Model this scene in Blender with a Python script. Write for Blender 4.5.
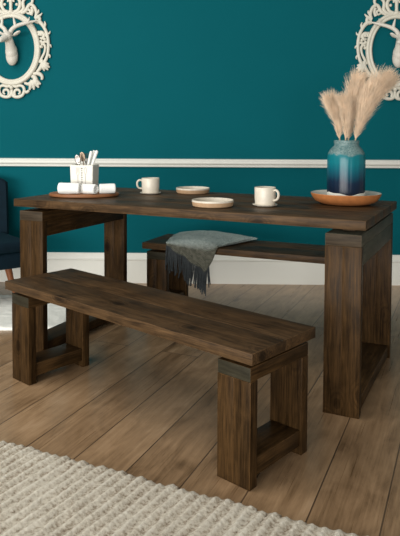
import bpy, bmesh, math, random
from mathutils import Vector, Matrix, noise

for o in list(bpy.data.objects):
    bpy.data.objects.remove(o)
SC = bpy.context.scene
COL = SC.collection
PI = math.pi
random.seed(7)

# ------------------------------------------------------------------ camera
cam_d = bpy.data.cameras.new('camera')
cam = bpy.data.objects.new('camera', cam_d)
COL.objects.link(cam)
cam_d.sensor_fit = 'HORIZONTAL'
cam_d.sensor_width = 36.0
cam_d.lens = 626.98 * 36.0 / 400.0
cam_d.shift_y = -(268.0 - 162.98) / 400.0
cam_d.clip_start = 0.05
cam.matrix_world = (Matrix.Translation((0, 0, 1.0873)) @ Matrix.Rotation(0.01846, 4, 'Z')
                    @ Matrix.Rotation(PI / 2 - 0.0485, 4, 'X') @ Matrix.Rotation(0.0042, 4, 'Z'))
SC.camera = cam

# ------------------------------------------------------------------ light
wd = bpy.data.worlds.new('world')
SC.world = wd
wd.use_nodes = True
wd.node_tree.nodes['Background'].inputs[0].default_value = (1.0, 0.98, 0.93, 1)
wd.node_tree.nodes['Background'].inputs[1].default_value = 0.34


def area_light(name, loc, target, sx, sy, energy, color):
    d = bpy.data.lights.new(name, 'AREA')
    d.shape = 'RECTANGLE'
    d.size, d.size_y = sx, sy
    d.energy = energy
    d.color = color
    o = bpy.data.objects.new(name, d)
    COL.objects.link(o)
    o.location = loc
    o.rotation_euler = (Vector(target) - Vector(loc)).to_track_quat('-Z', 'Y').to_euler()
    return o


area_light('window_daylight', (-4.2, -3.8, 1.05), (0.2, 3.9, 0.4), 4.0, 2.0, 350, (1.0, 0.975, 0.93))
area_light('frontal_fill', (-0.9, -4.8, 0.85), (0.3, 4.0, 0.25), 4.2, 1.5, 250, (1.0, 0.975, 0.93))  # added low fill lamp, no window here; brightens the skirting behind the table
area_light('overhead_fill', (-2.4, 1.7, 2.9), (-1.6, 2.2, 0.0), 2.6, 2.6, 80, (1.0, 0.97, 0.92))  # added overhead fill lamp; lifts the floor and tabletop, stronger on the left

SC.view_settings.view_transform = 'Standard'
SC.view_settings.look = 'None'
SC.view_settings.gamma = 1.0
SC.view_settings.use_curve_mapping = False
SC.view_settings.exposure = 0.0


# ------------------------------------------------------------------ materials
class NT:
    def __init__(self, name, rough=0.5, color=(0.5, 0.5, 0.5), spec=0.5):
        self.m = bpy.data.materials.new(name)
        self.m.use_nodes = True
        self.t = self.m.node_tree
        self.b = self.t.nodes['Principled BSDF']
        self.b.inputs['Roughness'].default_value = rough
        self.b.inputs['Base Color'].default_value = (*color, 1)
        self.b.inputs['Specular IOR Level'].default_value = spec

    def n(self, kind, **kw):
        nd = self.t.nodes.new(kind)
        for k, v in kw.items():
            setattr(nd, k, v)
        return nd

    def link(self, a, b):
        self.t.links.new(a, b)

    def set(self, sock, val):
        if hasattr(val, 'is_output'):
            self.link(val, sock)
        elif isinstance(val, (tuple, list)):
            sock.default_value = tuple(val) + ((1,) if len(val) == 3 and sock.type == 'RGBA' else ())
        else:
            sock.default_value = val

    def math(self, op, a, b=0.0, c=None, clamp=False):
        nd = self.n('ShaderNodeMath', operation=op, use_clamp=clamp)
        self.set(nd.inputs[0], a)
        self.set(nd.inputs[1], b)
        if c is not None:
            self.set(nd.inputs[2], c)
        return nd.outputs[0]

    def vmath(self, op, a, b):
        nd = self.n('ShaderNodeVectorMath', operation=op)
        self.set(nd.inputs[0], a)
        self.set(nd.inputs[1], b)
        return nd.outputs[0]

    def noise(self, vec, scale, detail=4, rough=0.55, dist=0.0):
        nd = self.n('ShaderNodeTexNoise')
        self.link(vec, nd.inputs['Vector'])
        nd.inputs['Scale'].default_value = scale
        nd.inputs['Detail'].default_value = detail
        nd.inputs['Roughness'].default_value = rough
        nd.inputs['Distortion'].default_value = dist
        return nd.outputs['Fac']

    def ramp(self, fac, stops):
        nd = self.n('ShaderNodeValToRGB')
        self.link(fac, nd.inputs[0])
        el = nd.color_ramp.elements
        while len(el) < len(stops):
            el.new(0.5)
        for e, (p, c) in zip(el, stops):
            e.position = p
            e.color = (*c, 1)
        return nd.outputs[0]

    def mix(self, fac, a, b, mode='MIX'):
        nd = self.n('ShaderNodeMix', data_type='RGBA', blend_type=mode)
        self.set(nd.inputs[0], fac)
        self.set(nd.inputs[6], a)
        self.set(nd.inputs[7], b)
        return nd.outputs[2]

    def bump(self, h, strength=0.3, dist=0.01):
        nd = self.n('ShaderNodeBump')
        nd.inputs['Strength'].default_value = strength
        nd.inputs['Distance'].default_value = dist
        self.link(h, nd.inputs['Height'])
        self.link(nd.outputs[0], self.b.inputs['Normal'])

    def obj(self):
        return self.n('ShaderNodeTexCoord').outputs['Object']

    def base(self, c):
        self.set(self.b.inputs['Base Color'], c)


def simple(name, color, rough=0.5, var=0.06, scale=30, bump=0.0, spec=0.5, metal=0.0):
    m = NT(name, rough, color, spec)
    v = m.obj()
    f = m.noise(v, scale, 3)
    lo = tuple(c * (1 - var) for c in color)
    hi = tuple(min(1, c * (1 + var)) for c in color)
    m.base(m.ramp(f, [(0.3, lo), (0.7, hi)]))
    if bump:
        m.bump(f, bump, 0.004)
    m.b.inputs['Metallic'].default_value = metal
    return m.m


def wood(name, axis, stops, rough=0.42, tint=(1, 1, 1), knots=True, grain=1.0, spec=0.22):
    """Stained softwood: streaks along the board axis, darker knots, a tone per board."""
    m = NT(name, rough, spec=spec)
    v = m.obj()
    at = m.n('ShaderNodeAttribute', attribute_name='board')
    bd = at.outputs['Fac']
    off = m.n('ShaderNodeCombineXYZ')
    m.set(off.inputs[0], m.math('MULTIPLY', bd, 37.7))
    m.set(off.inputs[1], m.math('MULTIPLY', bd, 11.3))
    m.set(off.inputs[2], m.math('MULTIPLY', bd, 23.1))
    v2 = m.vmath('ADD', v, off.outputs[0])
    sc = {'X': (2.2, 17, 17), 'Y': (17, 2.2, 17), 'Z': (17, 17, 2.2)}[axis]
    vs = m.vmath('MULTIPLY', v2, sc)
    f1 = m.noise(vs, 1.9 * grain, 7, 0.62, 0.5)
    sc2 = tuple(s * (1.6 if s < 3 else 4.0) for s in sc)
    f2 = m.noise(m.vmath('MULTIPLY', v2, sc2), 2.5, 4, 0.6, 0.3)
    big = m.noise(v2, 7.0, 5, 0.6, 0.6)
    fac = m.math('ADD', m.math('MULTIPLY', f1, 0.34), m.math('MULTIPLY', f2, 0.42))
    fac = m.math('ADD', fac, m.math('MULTIPLY', big, 0.24))
    fac = m.math('ADD', fac, m.math('MULTIPLY', m.math('SUBTRACT', bd, 0.5), 0.10))
    col = m.ramp(fac, stops)
    if knots:
        ks = {'X': (5.5, 9, 9), 'Y': (9, 5.5, 9), 'Z': (9, 9, 5.5)}[axis]
        vk = m.vmath('MULTIPLY', v2, ks)
        vor = m.n('ShaderNodeTexVoronoi')
        m.link(vk, vor.inputs['Vector'])
        vor.inputs['Scale'].default_value = 1.0
        k = m.math('ADD', vor.outputs['Distance'], m.math('MULTIPLY', f1, 0.12))
        ring = m.math('SINE', m.math('MULTIPLY', k, 70.0))
        fade = m.ramp(k, [(0.30, (1, 1, 1)), (0.55, (0, 0, 0))])
        col = m.mix(m.math('MULTIPLY', m.math('MULTIPLY', fade, 0.45), m.math('GREATER_THAN', ring, 0.2)), col, stops[0][1])
        kf = m.ramp(k, [(0.16, (1, 1, 1)), (0.31, (0, 0, 0))])
        dark = tuple(c * 0.45 for c in stops[0][1])
        col = m.mix(m.math('MULTIPLY', kf, 0.8), col, dark)
    col = m.mix(1.0, col, tint, 'MULTIPLY')
    m.base(col)
    rr = m.math('ADD', m.math('MULTIPLY', f2, 0.22), rough - 0.11)
    m.set(m.b.inputs['Roughness'], rr)
    m.bump(fac, 0.25, 0.003)
    return m.m


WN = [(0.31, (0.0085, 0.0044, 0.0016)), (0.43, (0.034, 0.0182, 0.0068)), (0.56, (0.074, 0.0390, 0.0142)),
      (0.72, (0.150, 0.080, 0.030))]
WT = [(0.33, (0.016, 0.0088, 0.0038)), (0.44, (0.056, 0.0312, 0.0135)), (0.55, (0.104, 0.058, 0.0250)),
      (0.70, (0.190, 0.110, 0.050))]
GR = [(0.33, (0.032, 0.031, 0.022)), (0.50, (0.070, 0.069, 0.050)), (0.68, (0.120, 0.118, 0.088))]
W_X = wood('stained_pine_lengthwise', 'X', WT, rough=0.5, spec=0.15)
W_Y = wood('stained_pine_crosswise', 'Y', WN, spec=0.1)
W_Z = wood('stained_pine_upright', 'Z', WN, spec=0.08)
W_G = wood('greyed_end_grain', 'Y', GR, rough=0.55, knots=False, grain=1.6, spec=0.12)
W_D = wood('dark_grey_end_grain', 'X', [(0.33, (0.016, 0.014, 0.009)), (0.50, (0.034, 0.030, 0.019)), (0.68, (0.056, 0.049, 0.032))], rough=0.55, knots=False, grain=1.6, spec=0.1)
W_E = wood('brown_end_grain', 'X', [(0.33, (0.026, 0.019, 0.012)), (0.50, (0.057, 0.042, 0.027)), (0.68, (0.092, 0.069, 0.045))], rough=0.55, knots=False, grain=1.6, spec=0.12)

# floor: laminate planks
_f = NT('oak_laminate_planks', 0.45, spec=0.5)
v = _f.obj()
mp = _f.n('ShaderNodeMapping', vector_type='TEXTURE')
_f.link(v, mp.inputs['Vector'])
mp.inputs['Rotation'].default_value = (0, 0, math.radians(67.8))
br = _f.n('ShaderNodeTexBrick', offset=0.37, offset_frequency=2)
sh = _f.vmath('ADD', mp.outputs[0], (0.35, -0.002, 0))
_f.link(sh, br.inputs['Vector'])
br.inputs['Scale'].default_value = 1.0
br.inputs['Brick Width'].default_value = 1.9
br.inputs['Row Height'].default_value = 0.1973
br.inputs['Mortar Size'].default_value = 0.0026
br.inputs['Mortar Smooth'].default_value = 0.25
br.inputs['Bias'].default_value = 0.0
br.inputs['Color1'].default_value = (0, 0, 0, 1)
br.inputs['Color2'].default_value = (1, 1, 1, 1)
rnd = _f.n('ShaderNodeSeparateColor')
_f.link(br.outputs['Color'], rnd.inputs[0])
r_ = rnd.outputs[0]
cx = _f.n('ShaderNodeCombineXYZ')
_f.set(cx.inputs[0], _f.math('MULTIPLY', r_, 17.0))
_f.set(cx.inputs[1], _f.math('MULTIPLY', r_, 5.0))
vv = _f.vmath('ADD', sh, cx.outputs[0])
g1 = _f.noise(_f.vmath('MULTIPLY', vv, (1.3, 9, 1)), 2.4, 7, 0.62, 1.2)
g2 = _f.noise(_f.vmath('MULTIPLY', vv, (1.0, 40, 1)), 3.0, 4, 0.6, 0.3)
g3 = _f.noise(_f.vmath('MULTIPLY', vv, (1, 2, 1)), 5.0, 5, 0.6, 1.0)
ff = _f.math('ADD', _f.math('MULTIPLY', g1, 0.34), _f.math('MULTIPLY', g2, 0.26))
ff = _f.math('ADD', ff, _f.math('MULTIPLY', g3, 0.40))
ff = _f.math('ADD', ff, _f.math('MULTIPLY', _f.math('SUBTRACT', r_, 0.5), 0.09))
fc = _f.ramp(ff, [(0.29, (0.095, 0.054, 0.024)), (0.42, (0.240, 0.148, 0.077)), (0.56, (0.370, 0.237, 0.130)),
                  (0.72, (0.50, 0.345, 0.215))])
kv = _f.n('ShaderNodeTexVoronoi')
_f.link(_f.vmath('MULTIPLY', vv, (1.6, 5.0, 1)), kv.inputs['Vector'])
kv.inputs['Scale'].default_value = 1.0
kk = _f.ramp(_f.math('ADD', kv.outputs['Distance'], _f.math('MULTIPLY', g1, 0.14)), [(0.11, (1, 1, 1)), (0.2, (0, 0, 0))])
fc = _f.mix(_f.math('MULTIPLY', kk, 0.7), fc, (0.05, 0.03, 0.018))
fc = _f.mix(_f.math('MULTIPLY', br.outputs['Fac'], 0.75), fc, (0.03, 0.018, 0.011))
_f.base(fc)
_f.set(_f.b.inputs['Roughness'], _f.math('ADD', _f.math('MULTIPLY', g2, 0.16), 0.22))
_f.bump(_f.math('SUBTRACT', _f.math('MULTIPLY', ff, 0.25), br.outputs['Fac']), 0.35, 0.003)
M_FLOOR = _f.m

M_WALL = simple('teal_wall_paint', (0.0022, 0.094, 0.115), 0.75, 0.02, 2.0, spec=0.04)
M_TRIM = simple('off_white_gloss_paint', (0.69, 0.695, 0.64), 0.45, 0.015, 4)
M_CREAM = simple('ivory_resin', (0.62, 0.60, 0.51), 0.5, 0.04, 20)
M_DEER = simple('cream_resin', (0.63, 0.60, 0.53), 0.45, 0.03, 20)
M_MUG = simple('cream_stoneware', (0.66, 0.60, 0.50), 0.35, 0.04, 60)
M_CLAY = simple('raw_tan_clay', (0.42, 0.27, 0.155), 0.7, 0.08, 60, 0.1)
M_TERRA = simple('terracotta_clay', (0.40, 0.145, 0.042), 0.6, 0.14, 40, 0.1)
M_GLAZE = simple('white_glaze', (0.70, 0.68, 0.60), 0.3, 0.03, 30)
M_NAPKIN = simple('white_linen', (0.84, 0.84, 0.81), 0.9, 0.03, 60, 0.0, 0.1)
M_POT = simple('white_painted_wood', (0.78, 0.76, 0.69), 0.6, 0.03, 20)
M_INK = simple('grey_print', (0.22, 0.21, 0.19), 0.7, 0.2, 90)
M_INKPALE = simple('pale_grey_print', (0.46, 0.44, 0.39), 0.7, 0.1, 90)
M_STEEL = simple('brushed_steel', (0.20, 0.19, 0.175), 0.3, 0.05, 60, metal=1.0)
M_BRONZE = simple('tarnished_steel', (0.20, 0.15, 0.11), 0.35, 0.1, 60, metal=1.0)
M_HANDLE = simple('white_handle', (0.72, 0.72, 0.68), 0.4, 0.03, 30)
M_BOARD = wood('chestnut_board', 'X', [(0.3, (0.16, 0.06, 0.024)), (0.5, (0.26, 0.11, 0.046)), (0.7, (0.36, 0.165, 0.075))], knots=False)
M_VELVET = simple('navy_velvet', (0.0018, 0.0095, 0.0165), 0.85, 0.15, 25, 0.0, 0.15)
M_VELVET.node_tree.nodes['Principled BSDF'].inputs['Sheen Weight'].default_value = 0.05
M_VELVET.node_tree.nodes['Principled BSDF'].inputs['Sheen Tint'].default_value = (0.1, 0.45, 0.6, 1)
M_CHAIRLEG = wood('orange_beech', 'Z', [(0.3, (0.16, 0.055, 0.022)), (0.6, (0.27, 0.10, 0.04))], knots=False)
M_PLUME = simple('dry_pampas', (0.84, 0.67, 0.50), 0.9, 0.16, 22, spec=0.1)
M_STEM = simple('dry_straw', (0.50, 0.36, 0.23), 0.8, 0.15, 50)
M_SHAG = simple('white_sheepskin', (0.86, 0.86, 0.80), 0.9, 0.03, 60, spec=0.1)
M_WOOL = NT('cream_braided_wool', 0.95, spec=0.1)
v = M_WOOL.obj()
w1 = M_WOOL.noise(v, 95, 4, 0.65)
w2 = M_WOOL.noise(v, 7, 3)
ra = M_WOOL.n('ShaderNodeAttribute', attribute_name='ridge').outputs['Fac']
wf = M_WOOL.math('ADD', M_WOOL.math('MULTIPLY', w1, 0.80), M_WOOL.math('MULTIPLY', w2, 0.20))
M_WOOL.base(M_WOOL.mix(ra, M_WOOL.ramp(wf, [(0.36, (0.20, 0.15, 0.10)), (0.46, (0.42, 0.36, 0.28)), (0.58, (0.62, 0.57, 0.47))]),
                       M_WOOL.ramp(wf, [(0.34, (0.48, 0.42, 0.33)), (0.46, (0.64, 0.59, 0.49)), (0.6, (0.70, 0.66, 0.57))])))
M_WOOL.bump(M_WOOL.noise(v, 260, 3), 0.7, 0.004)
M_WOOL = M_WOOL.m

# throw: teal grey herringbone wool, darker at the tasselled end
_t = NT('grey_green_wool', 0.95, spec=0.1)
v = _t.obj()
wv = _t.n('ShaderNodeTexWave', wave_type='BANDS', bands_direction='DIAGONAL')
_t.link(v, wv.inputs['Vector'])
wv.inputs['Scale'].default_value = 60
wv.inputs['Distortion'].default_value = 3
tn = _t.math('ADD', _t.math('MULTIPLY', wv.outputs['Fac'], 0.3), _t.math('MULTIPLY', _t.noise(v, 85, 5, 0.65), 0.7))
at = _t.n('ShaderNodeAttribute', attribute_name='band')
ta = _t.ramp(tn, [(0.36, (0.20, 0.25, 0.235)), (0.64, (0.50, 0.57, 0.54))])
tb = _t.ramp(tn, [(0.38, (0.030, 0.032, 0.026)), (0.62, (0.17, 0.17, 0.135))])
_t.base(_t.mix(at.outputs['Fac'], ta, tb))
_t.bump(tn, 0.6, 0.004)
M_THROW = _t.m
M_TASSEL = simple('slate_wool_yarn', (0.045, 0.052, 0.056), 0.95, 0.3, 120, spec=0.1)

# vase: reactive glaze, speckled grey green neck, teal body, navy foot, bare white base
_v = NT('teal_reactive_glaze', 0.28, spec=0.28)
v = _v.obj()
sp = _v.n('ShaderNodeSeparateXYZ')
_v.link(v, sp.inputs[0])
ang = _v.math('ARCTAN2', sp.outputs[1], sp.outputs[0])
wob = _v.math('ADD', _v.math('MULTIPLY', _v.math('SINE', _v.math('MULTIPLY', ang, 3.0)), 0.005),
              _v.math('MULTIPLY', _v.math('SINE', _v.math('MULTIPLY', ang, 7.0)), 0.002))
nz = _v.noise(v, 45, 4)
strk = _v.noise(_v.vmath('MULTIPLY', v, (60, 60, 4)), 1.0, 3)
zz = _v.math('ADD', _v.math('ADD', sp.outputs[2], wob), _v.math('MULTIPLY', _v.math('SUBTRACT', strk, 0.5), 0.03))
zn = _v.math('DIVIDE', zz, 0.272)
gl = _v.ramp(zn, [(0.10, (0.003, 0.006, 0.018)), (0.30, (0.004, 0.016, 0.040)), (0.46, (0.003, 0.080, 0.118)), (0.62, (0.003, 0.15, 0.185)),
                  (0.745, (0.004, 0.15, 0.18)), (0.785, (0.12, 0.22, 0.22))])
spk = _v.ramp(_v.noise(v, 210, 2), [(0.42, (0.07, 0.15, 0.155)), (0.6, (0.19, 0.27, 0.265))])
gl = _v.mix(_v.ramp(zn, [(0.75, (0, 0, 0)), (0.79, (1, 1, 1))]), gl, spk)
z2 = _v.math('ADD', sp.outputs[2], wob)
gl = _v.mix(_v.math('LESS_THAN', z2, 0.030), gl, (0.74, 0.72, 0.65))
_v.base(gl)
M_VASE = _v.m


# ------------------------------------------------------------------ geometry helpers
def tag(o, label=None, cat=None, group=None, kind=None):
    if label:
        o['label'] = label
    if cat:
        o['category'] = cat
    if group:
        o['group'] = group
    if kind:
        o['kind'] = kind
    return o


def empty(name, loc=(0, 0, 0), rz=0.0, label=None, cat=None, group=None):
    o = bpy.data.objects.new(name, None)
    o.empty_display_size = 0.05
    COL.objects.link(o)
    o.location = loc
    o.rotation_euler = (0, 0, rz)
    return tag(o, label, cat, group)


def new_bm():
    bm = bmesh.new()
    bm.faces.layers.float.new('board')
    return bm


def link(name, bm, mats, parent=None, smooth=True, angle=40):
    me = bpy.data.meshes.new(name)
    bmesh.ops.recalc_face_normals(bm, faces=bm.faces)
    if smooth:
        for f in bm.faces:
            f.smooth = True
        for e in bm.edges:
            if len(e.link_faces) == 2 and e.calc_face_angle(0) > math.radians(angle):
                e.smooth = False
    bm.to_mesh(me)
    bm.free()
    for m in (mats if isinstance(mats, (list, tuple)) else [mats]):
        me.materials.append(m)
    o = bpy.data.objects.new(name, me)
    COL.objects.link(o)
    if parent:
        o.parent = parent
    return o


def box(bm, x0, x1, y0, y1, z0, z1, bevel=0.003, seg=2, board=None, mi=0, mat=None):
    r = bmesh.ops.create_cube(bm, size=1.0)
    vs = r['verts']
    for vv_ in vs:
        vv_.co = Vector(((x0 + x1) / 2 + vv_.co.x * (x1 - x0), (y0 + y1) / 2 + vv_.co.y * (y1 - y0),
                         (z0 + z1) / 2 + vv_.co.z * (z1 - z0)))
    fs = set(f for q in vs for f in q.link_faces)
    if bevel:
        es = list(set(e for q in vs for e in q.link_edges))
        rr = bmesh.ops.bevel(bm, geom=es, offset=bevel, segments=seg, affect='EDGES', profile=0.5)
        fs = set(f for f in fs if f.is_valid) | set(rr['faces'])
    lay = bm.faces.layers.float['board']
    b = random.random() if board is None else board
    vset = set()
    for f in fs:
        f[lay] = b
        f.material_index = mi
        vset.update(f.verts)
    if mat is not None:
        for q in vset:
            q.co = mat @ q.co
    return vset


def spline(pts, n=6):
    """Catmull-Rom through points of any dimension."""
    P = [Vector(p) for p in pts]
    if len(P) < 3:
        return [P[0].lerp(P[1], i / n) for i in range(n + 1)]
    out = []
    for i in range(len(P) - 1):
        p0 = P[i - 1] if i else P[0] * 2 - P[1]
        p1, p2 = P[i], P[i + 1]
        p3 = P[i + 2] if i + 2 < len(P) else P[-1] * 2 - P[-2]
        for k in range(n):
            t = k / n
            out.append(0.5 * ((2 * p1) + (p2 - p0) * t + (2 * p0 - 5 * p1 + 4 * p2 - p3) * t * t
                              + (3 * p1 - p0 - 3 * p2 + p3) * t ** 3))
    out.append(P[-1])
    return out


def lerp_list(vals, t):
    x = t * (len(vals) - 1)
    i = min(int(x), len(vals) - 2)
    return vals[i] + (vals[i + 1] - vals[i]) * (x - i)


def tube(bm, pts, radii, seg=8, up=(0, 0, 1), flat=1.0, closed=False, caps=True, mi=0):
    """Swept tube; radii is a list spread along the path; flat squeezes it along `up`."""
    n = len(pts)
    rings = []
    up0 = Vector(up)
    for i, p in enumerate(pts):
        a = pts[(i - 1) % n] if (closed or i) else pts[0]
        b = pts[(i + 1) % n] if (closed or i < n - 1) else pts[-1]
        t = (b - a)
        t = t.normalized() if t.length > 1e-9 else Vector((0, 0, 1))
        s = t.cross(up0)
        if s.length < 1e-4:
            s = t.cross(Vector((1, 0.1, 0)))
        s.normalize()
        u = s.cross(t).normalized()
        r = lerp_list(radii, i / max(1, n - 1)) if len(radii) > 1 else radii[0]
        rings.append([bm.verts.new(p + s * (r * math.cos(2 * PI * k / seg)) + u * (r * flat * math.sin(2 * PI * k / seg)))
                      for k in range(seg)])
    fs = []
    for i in range(n if closed else n - 1):
        A, B = rings[i], rings[(i + 1) % n]
        for k in range(seg):
            fs.append(bm.faces.new((A[k], A[(k + 1) % seg], B[(k + 1) % seg], B[k])))
    if caps and not closed:
        fs.append(bm.faces.new(list(reversed(rings[0]))))
        fs.append(bm.faces.new(rings[-1]))
    for f in fs:
        f.material_index = mi
    return rings


def lathe(bm, prof, seg=48, mod=None, mi=None, sy=1.0):
    """prof: list of (r, z). mi: material index per profile segment."""
    rings = []
    for (r, z) in prof:
        if r < 1e-6:
            rings.append([bm.verts.new((0, 0, z))])
        else:
            ring = []
            for k in range(seg):
                a = 2 * PI * k / seg
                rr = r * (mod(a, z) if mod else 1.0)
                ring.append(bm.verts.new((rr * math.cos(a), sy * rr * math.sin(a), z)))
            rings.append(ring)
    for i in range(len(rings) - 1):
        A, B = rings[i], rings[i + 1]
        for k in range(seg):
            a0, a1 = A[k % len(A)], A[(k + 1) % len(A)]
            b0, b1 = B[k % len(B)], B[(k + 1) % len(B)]
            vs = []
            for q in (a0, a1, b1, b0):
                if q not in vs:
                    vs.append(q)
            if len(vs) > 2:
                f = bm.faces.new(vs)
                if mi:
                    f.material_index = mi[i]


def ball(bm, c, r, rot=None, u=16, v_=12):
    q = bmesh.ops.create_uvsphere(bm, u_segments=u, v_segments=v_, radius=1.0)['verts']
    M = Matrix.Translation(Vector(c)) @ (rot.to_matrix().to_4x4() if rot else Matrix.Identity(4)) @ Matrix.Diagonal((*r, 1))
    for w in q:
        w.co = M @ w.co


def aim(d):
    return Vector(d).to_track_quat('Z', 'Y')


def copy_tree(o, parent=None):
    c = o.copy()
    COL.objects.link(c)
    if parent:
        c.parent = parent
    for ch in list(o.children):
        copy_tree(ch, c)
    return c


# ------------------------------------------------------------------ room shell
YW = 4.4844
bm = new_bm()
box(bm, -5.0, 5.0, -2.5, YW + 0.1, -0.1, 0.0, 0)
tag(link('floor', bm, M_FLOOR, smooth=False), kind='structure', label='brown oak plank floor')
bm = new_bm()
box(bm, -5.0, 5.0, YW, YW + 0.1, 0.0, 3.2, 0)
tag(link('wall_back', bm, M_WALL, smooth=False), kind='structure', label='plain teal painted wall')


def moulding(name, prof, mat, label):
    """prof: list of (depth from the wall, z)."""
    b = new_bm()
    rows = [[b.verts.new((x, YW - d, z)) for (d, z) in prof] for x in (-5.0, 5.0)]
    n = len(prof)
    for k in range(n):
        b.faces.new((rows[0][k], rows[0][(k + 1) % n], rows[1][(k + 1) % n], rows[1][k]))
    b.faces.new(rows[0])
    b.faces.new(list(reversed(rows[1])))
    return tag(link(name, b, mat, angle=25), kind='structure', label=label)


moulding('trim_1', [(0, 0.8400), (0.012, 0.8400), (0.016, 0.8440), (0.016, 0.851), (0.013, 0.853), (0.013, 0.857), (0.024, 0.861),
                    (0.028, 0.868), (0.028, 0.880), (0.024, 0.886), (0.018, 0.889), (0.018, 0.894), (0.011, 0.898), (0, 0.899)], M_TRIM,
         'white moulded dado rail')
moulding('baseboard_back', [(0, 0.0), (0.018, 0.0), (0.018, 0.165), (0.022, 0.168), (0.022, 0.176), (0.017, 0.180), (0.016, 0.190),
                            (0.011, 0.202), (0.009, 0.212), (0.004, 0.217), (0, 0.217)], M_TRIM, 'white moulded skirting board')


# ------------------------------------------------------------------ table and benches
def plank_top(parent, L, W, z0, z1, nb, name):
    b = new_bm()
    w = W / nb
    for i in range(nb):
        box(b, 0.0, L, i * w + 0.0003, (i + 1) * w - 0.0003, z0, z1, 0.0022, 2, board=(0.42, 0.58, 0.36, 0.52, 0.47)[i % 5])
    return link(name, b, W_X, parent)


def leg_frame(parent, x0, pw, pd, W, yf, yb, zp, zt, z_apron, rz0, rz1, seedb):
    """Open box frame: two flat posts, a capping rail across them, a low stretcher, an optional apron."""
    x1 = x0 + pw
    f0, f1 = yf, W - yb
    for k, (a, c) in enumerate(((f0, f0 + pd), (f1 - pd, f1))):
        b = new_bm()
        box(b, x0, x0 + pw * 0.5, a, c, 0.0, zp, 0.0016, 2, board=(seedb + 0.23 * k) % 1)
        box(b, x0 + pw * 0.5, x1, a, c, 0.0, zp, 0.0016, 2, board=(seedb + 0.23 * k + 0.17) % 1)
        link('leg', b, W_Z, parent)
    b = new_bm()
    box(b, x0, x1, f0, f1, zp, zt, 0.003, 2, board=seedb)
    for f in b.faces:
        f.normal_update()
        f.material_index = 1 if abs(f.normal.y) > 0.8 else 0
    link('top_rail', b, [W_G, W_E] if z_apron is not None and x0 > 0.5 else [W_Y, W_D if z_apron is None else W_E], parent)
    if z_apron is not None:
        b = new_bm()
        box(b, x0 + 0.001, x1 - 0.001, f0 + pd, f1 - pd, z_apron, zp - 0.001, 0.002, 2, board=seedb + 0.05)
        link('apron', b, W_G if x0 > 0.5 else W_Y, parent)
    b = new_bm()
    box(b, x0 + 0.006, x1 - 0.006, f0 + pd, f1 - pd, rz0, rz1, 0.003, 2, board=seedb + 0.1)
    link('stretcher', b, W_Y, parent)


table = empty('dining_table', (-0.969, 3.042, 0), math.radians(-24.58),
              'long dark stained wooden dining table set with cups and plates', 'table')
TL, TW, TH = 1.6993, 0.7696, 0.76
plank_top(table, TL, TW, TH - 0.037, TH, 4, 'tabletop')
for x0, sd in ((0.034, 0.30), (TL - 0.0148 - 0.1394, 0.62)):
    leg_frame(table, x0, 0.1394, 0.034, TW, 0.004, 0.010, 0.657, 0.704, 0.583, 0.012, 0.062, sd)
    b = new_bm()
    box(b, x0 + 0.045, x0 + 0.095, 0.10, TW - 0.10, 0.704, TH - 0.037, 0.001, 1)
    link('spacer', b, W_Y, table)


def make_bench(label, loc, rz):
    t = empty('bench', loc, rz, label, 'bench')
    L, W, H = 1.3534, 0.3559, 0.4336
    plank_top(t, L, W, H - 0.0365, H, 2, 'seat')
    for x0, sd in ((0.0207, 0.42), (L - 0.0207 - 0.1296, 0.71)):
        leg_frame(t, x0, 0.1296, 0.037, W, 0.020, 0.012, 0.335, 0.380, None, 0.030, 0.086, sd)
        b = new_bm()
        box(b, x0 + 0.045, x0 + 0.085, 0.08, W - 0.08, 0.380, H - 0.0365, 0.001, 1)
        link('spacer', b, W_Y, t)
    return t


bench = make_bench('dark stained wooden bench in front of the table with a bare seat', (-0.904, 2.706, 0), math.radians(-40.64))
bench2 = copy_tree(bench)
bench2.location = (-0.411, 3.693, 0)
bench2.rotation_euler = (0, 0, math.radians(-21.9))
bench2['label'] = 'dark wooden bench behind the table with a grey throw over its seat'
bench['group'] = bench2['group'] = 'benches at the table'

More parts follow.
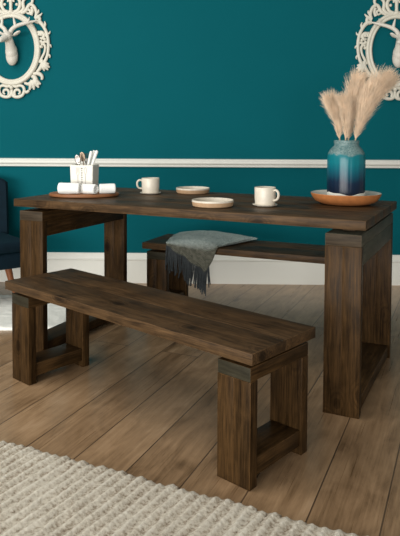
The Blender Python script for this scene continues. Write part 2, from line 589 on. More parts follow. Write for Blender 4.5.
# ------------------------------------------------------------------ wool rug in the foreground
def rug():
    b = new_bm()
    ang = math.radians(-23.5)
    ex = Vector((math.cos(ang), math.sin(ang), 0))
    er = Vector((math.cos(math.radians(60)), math.sin(math.radians(60)), 0))
    pitch = 0.0365
    rl = b.verts.layers.float.new('ridge')
    nx_, ny_ = 11, 0
    ribs = 58
    length = 1.15
    step = 0.0055
    ny_ = int(length / step)
    prev = None
    for i in range(ribs * nx_ + 1):
        x = i / nx_ * pitch
        rib = int(i / nx_)
        u = (i % nx_) / nx_
        col = []
        rnd_ = random.Random(rib * 13 + 1)
        ph = rnd_.random() * 6.28
        edge = rnd_.uniform(-0.006, 0.008)
        for j in range(ny_ + 1):
            y = -j * step
            prof = math.sqrt(max(0.0, 1 - (2 * u - 1) ** 2))
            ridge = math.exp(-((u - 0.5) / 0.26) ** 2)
            strand = math.sin(y / 0.0085 * PI + ph + (u - 0.5) * 5.0)
            n = noise.noise(Vector((x * 130, y * 130, 0))) * 0.0020 + noise.noise(Vector((x * 14, y * 14, 5))) * 0.0015
            taper = min(1.0, (j * step) / 0.022)
            taper = math.sqrt(max(0.0, 1 - (1 - taper) ** 2))
            z = 0.003 + taper * (0.003 + ridge * 0.0078 + 0.0008 * ridge * strand + n)
            yy = y + edge + 0.010 * (prof - 1) * max(0.0, 1 - j / 4) * 0.45 + noise.noise(Vector((x * 9, y * 9, 9))) * 0.004
            q = b.verts.new(ex * (x + 0.004 * noise.noise(Vector((rib * 3.1, y * 12, 1)))) + er * yy + Vector((0, 0, max(0.0012, z))))
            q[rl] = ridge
            col.append(q)
        if prev:
            for j in range(ny_):
                b.faces.new((prev[j], col[j], col[j + 1], prev[j + 1]))
        prev = col
    # skirt down to the floor so that the rug is a solid slab
    bound = [e for e in b.edges if e.is_boundary]
    r = bmesh.ops.extrude_edge_only(b, edges=bound)
    for g in r['geom']:
        if isinstance(g, bmesh.types.BMVert):
            g.co.z = 0.0005
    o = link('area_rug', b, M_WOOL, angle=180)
    o.location = (-1.30, 2.386, 0)
    return tag(o, 'cream chunky braided wool rug lying in front of the bench', 'rug')


rug()


# white shag rug at the left, under the chair
def shag():
    b = new_bm()
    cx_, cy_ = -1.72, 3.69
    nx_, ny_ = 150, 84
    hw, hh = 0.90, 0.36
    rz = math.radians(3)
    g = []
    for i in range(nx_ + 1):
        row = []
        for j in range(ny_ + 1):
            x = -hw + 2 * hw * i / nx_
            y = -hh + 2 * hh * j / ny_
            d = min(hw - abs(x), hh - abs(y))
            e = min(1.0, d / 0.03)
            z = 0.0008 + math.sqrt(max(0, 1 - (1 - e) ** 2)) * (0.017 + 0.003 * noise.noise(Vector((x * 28, y * 28, 2)))
                                                                 + 0.0015 * noise.noise(Vector((x * 90, y * 90, 4))))
            wob_ = 0.006 * noise.noise(Vector((x * 11, y * 11, 7)))
            row.append(b.verts.new((x + wob_, y + wob_, z)))
        g.append(row)
    for i in range(nx_):
        for j in range(ny_):
            b.faces.new((g[i][j], g[i + 1][j], g[i + 1][j + 1], g[i][j + 1]))
    bound = [e for e in b.edges if e.is_boundary]
    bmesh.ops.contextual_create(b, geom=bound)
    o = link('shag_rug', b, M_SHAG, angle=180)
    o.location = (cx_, cy_, 0)
    o.rotation_euler = (0, 0, rz)
    return tag(o, 'white short pile rug at the left beyond the bench end', 'rug')


shag()


# ------------------------------------------------------------------ navy chair at the left
def chair():
    t = empty('accent_chair', (-1.54, 3.95, 0), math.radians(40), 'dark navy velvet chair with wooden legs cut by the left edge', 'chair')
    b = new_bm()
    box(b, -0.29, 0.29, -0.30, 0.22, 0.235, 0.335, 0.03, 4)
    link('seat_base', b, M_VELVET, t)
    b = new_bm()
    box(b, -0.28, 0.28, -0.305, 0.20, 0.337, 0.405, 0.03, 4)
    link('seat_cushion', b, M_VELVET, t)
    # curved winged back
    b = new_bm()
    na, ns = 28, 20
    rings = []
    for i in range(na + 1):
        u = i / na
        a = -1.0 + 2.0 * u                              # across the back
        endt = min(1.0, (1 - abs(a)) / 0.08)
        endt = math.sqrt(max(0.02, 1 - (1 - endt) ** 2))
        cxx = a * 0.31
        cyy = 0.30 - 0.16 * abs(a) ** 2.2
        ztop = 0.80 - 0.05 * abs(a) ** 3
        ring = []
        for k in range(ns):
            p = 2 * PI * k / ns
            cz = math.copysign(abs(math.sin(p)) ** 0.35, math.sin(p))
            cd = math.copysign(abs(math.cos(p)) ** 0.6, math.cos(p))
            hz = (ztop - 0.25) / 2
            z = 0.25 + hz + hz * cz * (0.94 + 0.06 * endt)
            lean = (z - 0.25) * 0.16
            spread = 1 + 0.10 * (z - 0.25) / 0.55
            ring.append(b.verts.new((cxx * spread, cyy + lean + 0.055 * cd * endt, z)))
        rings.append(ring)
    for i in range(na):
        for k in range(ns):
            b.faces.new((rings[i][k], rings[i][(k + 1) % ns], rings[i + 1][(k + 1) % ns], rings[i + 1][k]))
    b.faces.new(rings[0])
    b.faces.new(rings[-1])
    link('backrest', b, M_VELVET, t, angle=60)
    for sx in (-1, 1):
        for y, dy in ((-0.115, -0.045), (0.17, 0.06)):
            b = new_bm()
            pts = spline([(sx * 0.195, y, 0.24), (sx * 0.215, y + dy * 0.5, 0.12), (sx * 0.238, y + dy, 0.021 if y < 0 else 0.0)], 4)
            tube(b, pts, [0.024, 0.019, 0.013], 12, up=(0, 1, 0))
            link('leg', b, M_CHAIRLEG, t)
    return t


chair()


# ------------------------------------------------------------------ wall ornaments
PX = 1 / 140.0


def ornate_frame(loc, label):
    b = new_bm()

    def P(x, y, d=0.0):
        return Vector((x * PX, -d, y * PX))

    # oval ring: stepped profile swept around the ellipse
    prof = [(-0.4, 0.004), (-0.5, 0.016), (0.3, 0.024), (1.2, 0.026), (1.9, 0.021), (2.5, 0.021), (3.4, 0.030), (4.6, 0.030), (5.5, 0.022), (5.8, 0.004)]
    n = 96
    rows = []
    for i in range(n):
        a = 2 * PI * i / n
        rows.append([b.verts.new(P((23.6 + o_) * math.cos(a), (31.0 + o_) * math.sin(a), d)) for (o_, d) in prof])
    m_ = len(prof)
    for i in range(n):
        A, B = rows[i], rows[(i + 1) % n]
        for k in range(m_):
            b.faces.new((A[k], A[(k + 1) % m_], B[(k + 1) % m_], B[k]))

    def vine(pts, rad, d=0.014, nseg=7, mirror=True):
        for s in ((1, -1) if mirror else (1,)):
            q = spline([P(s * x, y, d) for (x, y) in pts], nseg)
            tube(b, q, [1.15 * r * PX for r in rad], 8, up=(0, 1, 0), flat=0.85)

    def knob(x, y, r, d=0.016, mirror=True, ry=None):
        for s in ((1, -1) if mirror else (1,)):
            ball(b, P(s * x, y, d), (r * PX, 0.85 * r * PX, (ry or r) * PX), u=12, v_=8)

    # side lace: outer band with leaf tips
    vine([(24, 27), (29, 26), (33, 21), (36, 14), (37.2, 5), (36.6, -4), (34.5, -11), (30, -17)], [1.6, 1.9, 1.5, 1.5, 1.5, 1.3, 1.6, 1.4])
    vine([(33, 21), (34.2, 24), (33.6, 27)], [1.4, 1.1, 0.4])
    vine([(36, 14), (38.4, 15.5), (39, 17.5)], [1.2, 0.8, 0.3])
    vine([(37.2, 4), (39.4, 3.2), (40, 1.2)], [1.2, 0.8, 0.3])
    vine([(36.4, -5), (38.6, -7), (38.4, -9.2)], [1.2, 0.8, 0.3])
    # inner filigree
    vine([(27.5, 13), (29, 16), (31.5, 15.5), (32.8, 12.5), (31, 10), (29, 11)], [1.3, 1.5, 1.6, 1.5, 1.3, 0.8])
    vine([(33, 15), (35.5, 12)], [1.1, 0.9])
    vine([(29.2, 8), (31.5, 6), (34.5, 7), (36.5, 6)], [1.4, 1.4, 1.2, 1.0])
    vine([(30, 4), (32.5, 4.5), (34, 1.5), (33, -4), (30.5, -9), (29.2, -12)], [1.2, 1.2, 1.2, 1.0, 1.2, 1.2])
    knob(30.2, 14, 1.9)
    knob(33.5, 9.3, 1.6)
    knob(29.8, 2, 1.5)
    # acanthus leaf at four o'clock
    for tip, r in (((37.8, -15.0), 1.2), ((38.6, -18.5), 1.3), ((36.8, -21.2), 1.2), ((33.0, -22.2), 1.1)):
        vine([(30, -15), ((30 + tip[0]) / 2 + 0.6, (-15 + tip[1]) / 2), tip], [2.0, 2.1, 0.5])
    vine([(29.5, -10), (31, -14), (29, -19), (25.5, -23)], [1.2, 1.8, 1.8, 1.2])
    # hooked leaf at five o'clock
    vine([(22, -25), (26.5, -24.5), (30, -26.5), (30.8, -29.5), (29.4, -30.2)], [1.4, 1.9, 1.7, 1.2, 0.7])
    vine([(20.5, -27), (23.5, -29), (24, -33), (20, -36)], [1.6, 2.2, 2.4, 1.5])
    for tip in ((29.2, -35.2), (27.2, -38.6), (22.4, -40.6), (17.8, -41.2)):
        vine([(21.5, -31.5), ((21.5 + tip[0]) / 2, (-31.5 + tip[1]) / 2 + 0.6), tip], [2.4, 2.2, 0.8])
    knob(26.8, -35, 1.6)
    vine([(13, -34), (17, -35), (20, -32.5)], [1.2, 1.5, 1.3])
    # bottom double scroll
    vine([(1.0, -36.5), (4.5, -37.6), (8.2, -36.6), (11.5, -37.8), (12.6, -41.8), (10.6, -46.2), (6, -48), (1.4, -46.8), (0.2, -42), (0.6, -38)],
         [1.4, 1.4, 1.3, 1.3, 1.4, 1.5, 1.5, 1.4, 1.1, 1.1], nseg=6)
    vine([(3.2, -46.5), (2.8, -43), (4.6, -40.8), (7.4, -41.2), (8.3, -43.6), (6.8, -45.2)], [1.2, 1.3, 1.3, 1.2, 1.0, 0.8])
    vine([(12.5, -41.5), (15, -43.2), (17.5, -41.5)], [1.2, 1.4, 1.2])
    knob(0, -38.6, 2.0, mirror=False, d=0.022)
    # top crest
    vine([(0, 35), (0, 40), (0, 47)], [2.3, 1.4, 1.6], mirror=False)
    knob(0, 36, 3.0, mirror=False, ry=2.2)
    vine([(3, 36), (7, 38), (9.3, 43), (8.4, 48), (5, 50), (2.4, 48.6), (3.2, 46)], [1.5, 1.5, 1.6, 1.5, 1.4, 1.3, 0.8])
    vine([(5, 35), (9.5, 36.2), (12.6, 39.5), (12.2, 45), (13.5, 50)], [1.4, 1.5, 1.6, 1.4, 1.2])
    vine([(10, 35), (14.5, 37), (19, 43.5), (23.5, 41), (25.5, 35), (24.5, 30)], [1.5, 1.6, 1.6, 1.5, 1.5, 1.5])
    vine([(13.6, 37.5), (17.5, 38.5), (19.5, 36.5), (18, 34.6), (15.6, 35.4)], [1.2, 1.2, 1.2, 1.0, 0.7])
    vine([(20, 33), (21.5, 37), (20.6, 41)], [1.6, 1.3, 1.2])
    vine([(25.2, 34), (27.5, 36.6), (27.6, 38.6)], [1.5, 1.0, 0.35])
    vine([(26, 31), (29.5, 33.2), (31.2, 35.2)], [1.5, 1.0, 0.35])
    vine([(24, 29.5), (28, 31), (28.6, 27.5), (25.5, 25.8)], [1.5, 1.5, 1.4, 1.3])
    vine([(13, 48), (17, 52), (21, 50), (21.5, 46), (19, 44)], [1.4, 1.6, 1.5, 1.2, 0.9])
    vine([(0, 47), (3.5, 52), (2.8, 58), (0, 63)], [1.6, 1.7, 1.4, 0.8])
    vine([(12.5, 49), (9.5, 55), (5, 56)], [1.5, 1.5, 0.9])
    knob(6.0, 43.5, 1.5)
    knob(0, 52, 2.0, mirror=False)
    for a in (0.05, -0.35, 0.45):
        knob(30.4 * math.cos(a), 37.5 * math.sin(a), 1.5, 0.012)
    o = link('ornate_frame', b, M_CREAM, angle=70)
    o.location = loc
    return tag(o, label, 'picture frame', 'ornate oval frames on the wall')


fr1 = ornate_frame((-1.429, YW - 0.0005, 1.678), 'ivory carved openwork oval frame on the left of the teal wall')
fr2 = copy_tree(fr1)
fr2.location = (1.292, YW - 0.0005, 1.673)
fr2['label'] = 'ivory carved openwork oval frame on the right, behind the pampas plumes'


def deer(loc, label):
    t = empty('deer_head_ornament', loc, 0, label, 'wall ornament', 'deer heads in the oval frames')

    def P(x, y, d=0.0):
        return Vector((x * PX, -d, y * PX))

    b = new_bm()
    ball(b, P(1.7, -7.6, 0.040), (6.0 * PX, 0.040, 9.6 * PX))
    ball(b, P(1.6, -3.5, 0.050), (5.8 * PX, 0.042, 8.5 * PX))
    ball(b, P(1.5, -8, 0.012), (4.8 * PX, 0.012, 8.0 * PX))
    q = spline([P(1.6, -4, 0.050), P(1.4, 3, 0.075), P(1.0, 9.5, 0.10)], 8)
    tube(b, q, [5.6 * PX, 4.5 * PX, 3.8 * PX], 16, up=(1, 0, 0))
    ball(b, P(0.8, 10.5, 0.112), (4.4 * PX, 0.038, 4.8 * PX))
    q = spline([P(0.4, 9.8, 0.120), P(-1.2, 7.4, 0.150), P(-3.0, 5.2, 0.178)], 8)
    tube(b, q, [3.9 * PX, 3.2 * PX, 2.5 * PX], 14, up=(1, 0, 0))
    ball(b, P(-3.2, 5.0, 0.180), (2.6 * PX, 0.016, 2.2 * PX))
    ball(b, P(3.6, 10.2, 0.130), (1.2 * PX, 0.010, 1.2 * PX))
    ball(b, P(-2.2, 10.4, 0.136), (1.2 * PX, 0.010, 1.2 * PX))
    for s, ex_ in ((1, 1.0), (-1, 0.85)):
        d = Vector((s * 8.5 * ex_, -4.0, 4.8))
        c = P(1.0 + s * 8.2 * ex_, 13.2, 0.098)
        dn = d.normalized()
        rot = dn.to_track_quat('X', 'Y')
        ball(b, c, (5.2 * PX * ex_, 0.010, 2.7 * PX), rot=rot)
    me = bpy.data.meshes.new('tmp')
    b.to_mesh(me)
    b.free()
    tmp = bpy.data.objects.new('tmp', me)
    COL.objects.link(tmp)
    rm = tmp.modifiers.new('r', 'REMESH')
    rm.mode = 'VOXEL'
    rm.voxel_size = 0.0032
    sm = tmp.modifiers.new('s', 'SMOOTH')
    sm.iterations = 5
    sm.factor = 0.5
    dg = bpy.context.evaluated_depsgraph_get()
    me2 = bpy.data.meshes.new_from_object(tmp.evaluated_get(dg))
    bpy.data.objects.remove(tmp)
    me2.materials.clear()
    me2.materials.append(M_DEER)
    for p in me2.polygons:
        p.use_smooth = True
    o = bpy.data.objects.new('head', me2)
    COL.objects.link(o)
    o.parent = t
    for s in (1, -1):
        b = new_bm()
        cx_ = 0.8

        def A(x, y, d):
            return P(cx_ + s * x, y, d)
        tube(b, spline([A(1.8, 13.5, 0.10), A(4.2, 18, 0.092), A(9.5, 21.5, 0.082), A(17.5, 24.2, 0.070), A(26, 26.6, 0.052)], 6),
             [2.3 * PX, 2.1 * PX, 1.9 * PX, 1.7 * PX, 0.8 * PX], 10)
        tube(b, spline([A(6.8, 19.8, 0.088), A(6.2, 24, 0.092), A(5.3, 29.0, 0.098)], 5), [1.7 * PX, 1.4 * PX, 0.6 * PX], 8)
        tube(b, spline([A(17, 24, 0.071), A(19.5, 26.5, 0.078), A(20.5, 29.5, 0.085)], 5), [1.0 * PX, 0.8 * PX, 0.35 * PX], 8)
        link('antler', b, M_DEER, t, angle=80)
    return t


d1 = deer((-1.429, YW - 0.0005, 1.678), 'cream deer head inside the left oval frame')
d2 = copy_tree(d1)
d2.location = (1.292, YW - 0.0005, 1.668)
d2['label'] = 'cream deer head inside the right oval frame, half out of view'


# ------------------------------------------------------------------ things on the table
ZT = TH + 0.0006


def mug_set(loc, rz, lab_mug, lab_saucer):
    b = new_bm()
    lathe(b, [(0, 0.0), (0.040, 0.0), (0.052, 0.004), (0.056, 0.008), (0.0555, 0.0095), (0.05, 0.008), (0.036, 0.006), (0, 0.006)], 48)
    s = link('saucer', b, M_MUG)
    s.location = loc
    tag(s, lab_saucer, 'saucer', 'saucers under the mugs')
    t = empty('mug', (loc[0], loc[1], loc[2] + 0.0064), rz, lab_mug, 'mug', 'mugs on the table')
    b = new_bm()
    lathe(b, [(0, 0.0), (0.040, 0.0), (0.0445, 0.003), (0.047, 0.03), (0.0475, 0.076), (0.0465, 0.0785), (0.0448, 0.0775), (0.0440, 0.03),
              (0.041, 0.007), (0, 0.006)], 48)
    link('cup_body', b, M_MUG, t)
    b = new_bm()
    tube(b, spline([(0.045, 0, 0.064), (0.058, 0, 0.068), (0.070, 0, 0.058), (0.071, 0, 0.040), (0.062, 0, 0.026), (0.045, 0, 0.022)], 6),
         [0.0052], 10, up=(0, 1, 0), flat=1.3)
    link('handle', b, M_MUG, t)
    return t


mug_set((-0.324, 3.320, ZT), math.radians(195), 'cream mug with handle to the left near the far edge of the table',
        'thin cream saucer under the mug near the far edge')
mug_set((0.240, 2.795, ZT), math.radians(-40), 'cream mug with handle to the right near the middle of the table',
        'thin cream saucer under the mug with its handle to the right')


def plate(loc, r, label):
    b = new_bm()
    prof = [(0, 0.0), (r * 0.90, 0.0), (r * 0.965, 0.004), (r * 0.985, 0.013), (r, 0.0215), (r, 0.028), (r * 0.985, 0.0295), (r * 0.96, 0.028), (r * 0.935, 0.014),
            (r * 0.86, 0.009), (0, 0.008)]
    mi = [1, 1, 1, 1, 0, 0, 0, 0, 0, 0]
    lathe(b, prof, 64, mi=mi)
    o = link('plate', b, [M_MUG, M_CLAY])
    o.location = loc
    return tag(o, label, 'plate', 'stoneware plates on the table')


plate((-0.100, 3.375, ZT), 0.0905, 'cream plate with raw clay outside near the far table edge, right of the first mug')
plate((0.006, 2.775, ZT), 0.0928, 'cream plate with raw clay outside nearer the front table edge')

# wide shallow bowl with the vase standing in it
b = new_bm()
R = 0.160
lathe(b, [(0, 0.0), (0.092, 0.0), (0.112, 0.003), (0.140, 0.016), (0.154, 0.034), (R, 0.0495), (R - 0.001, 0.052), (R - 0.004, 0.0515), (0.146, 0.040), (0.126, 0.026),
          (0.098, 0.0205), (0, 0.0200)], 72, mi=[0] * 6 + [1] * 5)
BL = Vector((0.622, 2.905, ZT))
o = link('shallow_bowl', b, [M_TERRA, M_GLAZE])
o.location = BL
tag(o, 'wide terracotta bowl with white inside, under the vase', 'bowl')

b = new_bm()
VZ = BL.z + 0.0212


def flute(a, z):
    k = max(0.0, min(1.0, (z - 0.02) / 0.03)) * max(0.0, min(1.0, (0.205 - z) / 0.02))
    return 1 + 0.013 * k * abs(math.cos(a * 9)) - 0.006 * k


S = 0.0865
lathe(b, [(r_, z_ * 1.09) for r_, z_ in [(0, 0.0), (S * 0.94, 0.0), (S * 0.985, 0.004), (S, 0.02), (S, 0.05), (S, 0.09), (S, 0.13), (S, 0.165), (S * 0.995, 0.182), (S * 0.96, 0.195), (S * 0.88, 0.208),
          (S * 0.76, 0.219), (S * 0.665, 0.227), (S * 0.64, 0.233), (S * 0.655, 0.238), (S * 0.665, 0.246), (S * 0.65, 0.250), (S * 0.60, 0.249),
          (S * 0.58, 0.235), (S * 0.86, 0.19), (S * 0.93, 0.16), (S * 0.93, 0.012), (0, 0.010)]], 144, mod=flute)
vase = link('vase', b, M_VASE, angle=50)
vase.location = (BL.x + 0.002, BL.y + 0.010, VZ)
tag(vase, 'fluted teal to navy glazed vase holding pampas grass', 'vase')


def pampas(base, pts, widths, n, label, seed):
    """pts: spine of the plume in world offsets from the vase centre; lower points are the bare stem."""
    rr = random.Random(seed)
    t = empty('pampas_stem', (BL.x + 0.002, BL.y + 0.010, VZ), 0, label, 'dried grass', 'pampas grass in the vase')
    full = [Vector(p) for p in base] + [Vector(p) for p in pts]
    b = new_bm()
    sp_ = spline(full, 8)
    tube(b, sp_, [0.004, 0.0035, 0.003, 0.0015], 8)
    link('stalk', b, M_STEM, t)
    b = new_bm()
    pl = spline([base[-1]] + list(pts), 16)
    N = len(pl)
    for i in range(n):
        u = rr.random() ** 0.85
        k = u * (N - 2)
        k0 = int(k)
        p = pl[k0].lerp(pl[k0 + 1], k - k0)
        tan = (pl[k0 + 1] - pl[k0]).normalized()
        w = lerp_list(widths, u)
        a = rr.random() * 2 * PI
        sd = tan.orthogonal().normalized()
        sd = (Matrix.Rotation(a, 3, tan) @ sd)
        ln = w * rr.uniform(0.75, 1.5)
        out = rr.uniform(0.35, 0.75)
        e1 = p + tan * ln * 0.65 + sd * w * out * 0.62
        e2 = p + tan * ln * 1.35 + sd * w * out * 1.05 + Vector((rr.uniform(-1, 1), rr.uniform(-1, 1), rr.uniform(-1.1, 0.4))) * w * 0.22
        q = spline([p, e1, e2], 3)
        wd_ = rr.uniform(0.00055, 0.00095)
        tube(b, q, [wd_ * 1.3, wd_, wd_ * 0.25], 3, caps=False)
    o = link('plume', b, M_PLUME, t, angle=180)
    return t


K = 1 / 214.0   # metres per photo pixel at the vase


def V(px, py, d=0.0):
    return ((px - 345.8) * K, d, (195.0 - py) * K)


pampas([(0.005, 0.0, 0.012), V(341, 152, 0.01), V(339.5, 136, 0.012)], [V(338.5, 124, 0.015), V(335.5, 112, 0.018), V(331.5, 101, 0.02)], [0.022, 0.050, 0.062, 0.040], 1400,
       'pampas plume leaning furthest left in the vase', 1)
pampas([(0.0, 0.005, 0.012), V(344, 152, -0.015), V(344, 136, -0.02)], [V(344, 122, -0.03), V(343.5, 110, -0.03), V(341, 101, -0.03)], [0.022, 0.046, 0.050, 0.034], 1100,
       'short pampas plume standing between the left and tallest plumes', 2)
pampas([(-0.005, 0.0, 0.012), V(347, 152, 0.02), V(348.5, 136, 0.02)], [V(350, 118, 0.02), V(353, 98, 0.025), V(357, 81, 0.03)], [0.025, 0.055, 0.075, 0.045], 1900,
       'tall upright pampas plume in the middle of the vase', 3)
pampas([(-0.02, -0.008, 0.012), V(350.5, 152, -0.02), V(353.5, 136, -0.022)], [V(358.5, 116, -0.03), V(367, 97, -0.03), V(381, 80, -0.03)], [0.030, 0.080, 0.085, 0.042], 2700,
       'largest pampas plume arching to the right out of the vase', 4)


# serving board, pot, napkins, cutlery at the left end
RZT = math.radians(-24.58)
b = new_bm()
lathe(b, [(0, 0.0), (0.165, 0.0), (0.176, 0.004), (0.178, 0.012), (0.175, 0.017), (0.168, 0.019), (0, 0.019)], 72, sy=0.70)
brd = link('serving_board', b, M_BOARD)
brd.location = (-0.650, 3.185, ZT)
brd.rotation_euler = (0, 0, math.radians(5))
tag(brd, 'oval chestnut wooden serving board under the white pot and napkins', 'board')
ZB = ZT + 0.0196

pot = empty('cutlery_pot', (-0.658, 3.238, ZB), math.radians(-5), 'square white pot with grey cutlery print holding utensils', 'pot')
b = new_bm()
pw, ph, th = 0.060, 0.138, 0.006
o4 = [(-1, -1), (1, -1), (1, 1), (-1, 1)]
lo = [b.verts.new((x * pw * 0.93, y * pw * 0.93, 0)) for x, y in o4]
hi = [b.verts.new((x * pw, y * pw, ph)) for x, y in o4]
hi2 = [b.verts.new((x * (pw - th), y * (pw - th), ph)) for x, y in o4]
lo2 = [b.verts.new((x * (pw * 0.93 - th), y * (pw * 0.93 - th), th)) for x, y in o4]
b.faces.new(list(reversed(lo)))
b.faces.new(lo2)
for A, B in ((lo, hi), (hi, hi2), (hi2, lo2)):
    for k in range(4):
        b.faces.new((A[k], A[(k + 1) % 4], B[(k + 1) % 4], B[k]))
bmesh.ops.bevel(b, geom=[e for e in b.edges], offset=0.0022, segments=2, affect='EDGES')
link('pot_body', b, M_POT, pot)


def yface(z):
    return -(pw * 0.93 + (pw - pw * 0.93) * z / ph) - 0.0003


def pr(b, pts, w):
    """Flat printed stroke lying on the front face of the pot."""
    q = [Vector((x, yface(z) - 0.0002, z)) for x, z in pts]
    q = spline(q, 5) if len(q) > 2 else q
    tube(b, q, [w], 6, up=(0, 1, 0), flat=0.15)


b = new_bm()
for k in range(9):                                                       # dark vertical marks in the middle
    z = 0.122 - k * 0.0115
    pr(b, [(0.0015 - (0.0035 if k % 3 else 0.0045), z), (0.0015 + (0.0035 if k % 2 else 0.0048), z)], 0.0024)
    if k % 2 == 0:
        pr(b, [(0.0015, z + 0.003), (0.0015, z - 0.004)], 0.0017)
link('printed_lettering', b, M_INK, pot)
b = new_bm()
for k in range(4):                                                       # fork outline
    x = -0.026 + k * 0.0048
    pr(b, [(x, 0.126), (x, 0.100)], 0.0010)
pr(b, [(-0.0264, 0.101), (-0.0245, 0.092), (-0.019, 0.086), (-0.0135, 0.092), (-0.0112, 0.101)], 0.0013)
pr(b, [(-0.019, 0.087), (-0.019, 0.020)], 0.0019)
pr(b, [(0.021, 0.128), (0.0145, 0.118), (0.0145, 0.104), (0.0205, 0.092), (0.0265, 0.104), (0.0265, 0.118), (0.021, 0.128)], 0.0013)   # spoon outline
pr(b, [(0.0205, 0.092), (0.0205, 0.020)], 0.0019)
link('printed_cutlery', b, M_INKPALE, pot)


def spoon(foot, head, mat, label, w=0.016):
    f, h = Vector(foot), Vector(head)
    t = empty('spoon', f, 0, label, 'spoon', 'cutlery in the pot')
    d = h - f
    b = new_bm()
    tube(b, spline([Vector((0, 0, 0)), d * 0.5, d * 0.86], 6), [0.0055, 0.0035, 0.0028], 8, up=(0, 1, 0), flat=0.45)
    link('handle', b, mat, t)
    b = new_bm()
    ball(b, d * 0.92, (w, 0.0045, 0.026), rot=Matrix.Rotation(math.atan2(d.x, d.z), 3, 'Y').to_quaternion())
    for q in b.verts:
        q.co.y += 0.006 * (1 - ((q.co - d * 0.92).length / 0.026) ** 2)
    link('spoon_bowl', b, mat, t)
    return t


def knife(foot, head, label):
    f, h = Vector(foot), Vector(head)
    t = empty('knife', f, 0, label, 'knife', 'cutlery in the pot')
    d = h - f
    b = new_bm()
    tube(b, spline([Vector((0, 0, 0)), d * 0.25, d * 0.5], 5), [0.0012, 0.007, 0.0075], 8, up=(0, 1, 0), flat=0.16)
    link('blade', b, M_STEEL, t)
    b = new_bm()
    tube(b, spline([d * 0.5, d * 0.62, d * 0.85, d * 0.97, d * 1.0], 5), [0.0055, 0.0065, 0.0078, 0.0080, 0.005], 10, up=(0, 1, 0), flat=0.6)
    link('handle', b, M_HANDLE, t)
    return t


def fork(foot, head, label):
    f, h = Vector(foot), Vector(head)
    t = empty('fork', f, 0, label, 'fork', 'cutlery in the pot')
    d = h - f
    rot = Matrix.Rotation(math.atan2(d.x, d.z), 3, 'Y')
    b = new_bm()
    tube(b, spline([Vector((0, 0, 0)), d * 0.4, d * 0.72], 6), [0.006, 0.004, 0.003], 8, up=(0, 1, 0), flat=0.4)
    link('handle', b, M_STEEL, t)
    b = new_bm()
    for k in range(4):
        x = (-1.5 + k) * 0.0062
        tube(b, spline([d * 0.71, d * 0.77 + rot @ Vector((x * 0.9, 0, 0)), d * 0.85 + rot @ Vector((x, 0, 0)), d + rot @ Vector((x, 0, 0))], 4),
             [0.003, 0.0024, 0.0018, 0.0012], 6)
    link('tines', b, M_STEEL, t)
    return t


px_, py_, pz_ = pot.location
pz_ += 0.0068
spoon((px_ + 0.012, py_ - 0.012, pz_), (px_ - 0.036, py_ - 0.020, pz_ + 0.172), M_STEEL, 'dark shiny spoon leaning left at the corner of the white pot')
spoon((px_ + 0.010, py_ + 0.016, pz_), (px_ - 0.020, py_ + 0.028, pz_ + 0.186), M_BRONZE, 'brownish spoon behind the shiny spoon in the pot')
fork((px_ - 0.004, py_ + 0.020, pz_), (px_ + 0.006, py_ + 0.036, pz_ + 0.190), 'steel fork standing in the middle of the white pot')
knife((px_ - 0.010, py_ - 0.014, pz_), (px_ + 0.036, py_ - 0.004, pz_ + 0.202), 'white handled knife, leftmost of the three white handles in the pot')
knife((px_ - 0.006, py_ + 0.004, pz_), (px_ + 0.048, py_ + 0.014, pz_ + 0.205), 'white handled knife between the other two white handles')
knife((px_ - 0.002, py_ - 0.026, pz_), (px_ + 0.070, py_ - 0.030, pz_ + 0.206), 'white handled knife leaning furthest right out of the pot')


def napkin(p0, p1, r, label, seed):
    """Rolled napkin: a spiral of cloth, slightly softened."""
    a, c = Vector(p0), Vector(p1)
    d = c - a
    L = d.length
    b = new_bm()
    nth, nl = 36, 16
    rings = []
    prof = [(0.006, 0.0), (0.002, 0.30), (0.005, 0.42), (0.0, 0.55), (0.005, 0.66), (0.0, 0.80), (0.001, 0.93), (0.006, 1.0)]
    prof += [(L * (0.06 + 0.88 * i / nl), 1.0) for i in range(nl + 1)]
    prof += [(L - x, q) for x, q in reversed(prof[:8])]
    for x, q in prof:
        ring = []
        for k in range(nth):
            th_ = 2 * PI * k / nth
            flap = 0.075 * (((k + 25) % nth) / nth)                 # the loose outer edge makes a small step
            rad = r * q * (0.95 + (flap if q > 0.9 else 0) + 0.05 * noise.noise(Vector((x * 22 + seed * 7, 1.4 * math.cos(th_), 1.4 * math.sin(th_)))))
            ring.append(b.verts.new((x, rad * math.cos(th_), r + rad * math.sin(th_))))
        rings.append(ring)
    for A, B in zip(rings[1:-2], rings[2:-1]):
        for k in range(nth):
            b.faces.new((A[k], A[(k + 1) % nth], B[(k + 1) % nth], B[k]))
    b.faces.new(rings[1])
    b.faces.new(list(reversed(rings[-2])))
    for ring in (rings[0], rings[-1]):
        for q in ring:
            b.verts.remove(q)
    zmin = min(q.co.z for q in b.verts)
    for q in b.verts:
        q.co.z -= zmin
    o = link('napkin', b, M_NAPKIN, angle=60)
    o.location = a
    o.rotation_euler = (0, 0, math.atan2(d.y, d.x))
    return tag(o, label, 'napkin', 'rolled napkins on the board')


ZN = ZB + 0.0004
napkin((-0.758, 3.090, ZN), (-0.650, 3.082, ZN), 0.027, 'white rolled napkin at the left end of the board', 1)
napkin((-0.646, 3.114, ZN), (-0.570, 3.076, ZN), 0.0245, 'white rolled napkin in the middle, slanting to the board front', 2)
napkin((-0.560, 3.110, ZN), (-0.484, 3.136, ZN), 0.024, 'white rolled napkin at the right end of the board', 3)


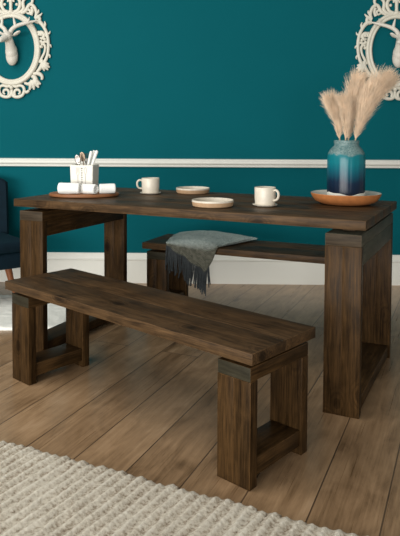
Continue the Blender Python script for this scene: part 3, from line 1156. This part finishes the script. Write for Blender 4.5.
# ------------------------------------------------------------------ throw over the rear bench
def throw():
    t = empty('throw_blanket', bench2.location, math.radians(-21.9), 'grey green wool throw with dark tassels draped over the rear bench', 'throw')
    H = 0.4336
    b = new_bm()
    bl = b.faces.layers.float.new('band')
    nu, nv = 40, 44
    rows = []
    hem = []
    for i in range(nu + 1):
        u = i / nu
        xf = 0.165 + u * 0.335                        # along the front edge
        xb = 0.105 + u * 0.500                        # along the back
        hang = 0.008 + 0.135 * min(1.0, (u / 0.82)) ** 1.1
        if u > 0.84:
            hang = 0.143 * max(0.0, 1 - (u - 0.84) / 0.16) ** 0.6
        fold = 0.012 * noise.noise(Vector((u * 5, 1.3, 0)))
        puff = 0.066 * math.sin(PI * min(1.0, max(0.0, 0.12 + 0.80 * u))) ** 0.5
        row = []
        for j in range(nv + 1):
            s = j / nv
            if s < 0.62:                               # lying on the seat, back to front
                k = s / 0.62
                y = 0.335 - k * 0.335
                x = xb + (xf - xb) * k ** 1.2
                rise = puff * (math.sin(PI * min(1.0, 0.10 + k * 0.62)) ** 0.6) * (1 - 0.25 * k)
                z = H + 0.0035 + rise * (0.75 + 0.25 * math.sin(PI * u) ** 0.4) + 0.004 * noise.noise(Vector((x * 16, y * 16, 0)))
                if k > 0.8:
                    z -= (k - 0.8) / 0.2 * 0.3 * (z - H - 0.008)
            else:                                      # hanging flap
                k = (s - 0.62) / 0.38
                x = xf - 0.03 * k * u + 0.006 * math.sin(u * 19 + 1) * k
                roundk = min(1.0, k / 0.2)
                y = -0.004 - 0.014 * math.sin(roundk * PI / 2) + 0.010 * math.sin(u * 21) * k * 0.6
                top = row[-1].co.z if False else H + 0.012 + puff * 0.20
                z = top - (top - (H - hang)) * k
            row.append(b.verts.new((x, y, z)))
        rows.append(row)
        hem.append(row[-1].co.copy())
    for i in range(nu):
        for j in range(nv):
            f = b.faces.new((rows[i][j], rows[i + 1][j], rows[i + 1][j + 1], rows[i][j + 1]))
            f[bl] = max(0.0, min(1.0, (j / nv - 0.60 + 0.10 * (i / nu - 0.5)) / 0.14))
    # second layer tucked under: closes the blanket against the seat at the back and ends
    bmesh.ops.recalc_face_normals(b, faces=b.faces)
    bmesh.ops.solidify(b, geom=list(b.faces), thickness=0.006)
    o = link('blanket', b, M_THROW, t, angle=180)
    # folded under layers seen at the right end
    b = new_bm()
    b.faces.layers.float.new('band')
    m_ = 22
    g = []
    for i in range(m_ + 1):
        u = i / m_
        row = []
        for j in range(13):
            a = 2 * PI * j / 12
            y0, y1 = 0.025, 0.325
            xr = 0.50 + 0.115 * u
            w = 0.20
            row.append((xr - w / 2 + w / 2 * math.copysign(abs(math.cos(a)) ** 0.7, math.cos(a)), y0 + (y1 - y0) * u,
                        H + 0.0015 + 0.0125 + 0.0120 * math.copysign(abs(math.sin(a)) ** 0.6, math.sin(a)) * (0.9 + 0.1 * math.sin(u * 6))))
        g.append([b.verts.new(p) for p in row[:12]])
    for i in range(m_):
        for j in range(12):
            b.faces.new((g[i][j], g[i][(j + 1) % 12], g[i + 1][(j + 1) % 12], g[i + 1][j]))
    b.faces.new(g[0])
    b.faces.new(g[-1])
    link('folded_layer', b, M_THROW, t, angle=60)
    rr = random.Random(3)
    n = 56
    for k in range(n):
        u = k / (n - 1) * 0.90
        x = u * nu
        i = min(int(x), nu - 1)
        p = hem[i].lerp(hem[i + 1], x - i) + Vector((0, 0.002, 0.006))
        ln = rr.uniform(0.105, 0.140) + 0.015 * math.sin(k * 1.7)
        b = new_bm()
        sw = rr.uniform(-0.016, 0.012)
        q = spline([p, p + Vector((sw * 0.4, rr.uniform(-0.007, 0.003), -ln * 0.5)), p + Vector((sw, rr.uniform(-0.010, 0.006), -ln))], 4)
        tube(b, q, [0.0034, 0.0044, 0.0042, 0.0030], 6)
        link('tassel', b, M_TASSEL, t)
    return t


throw()
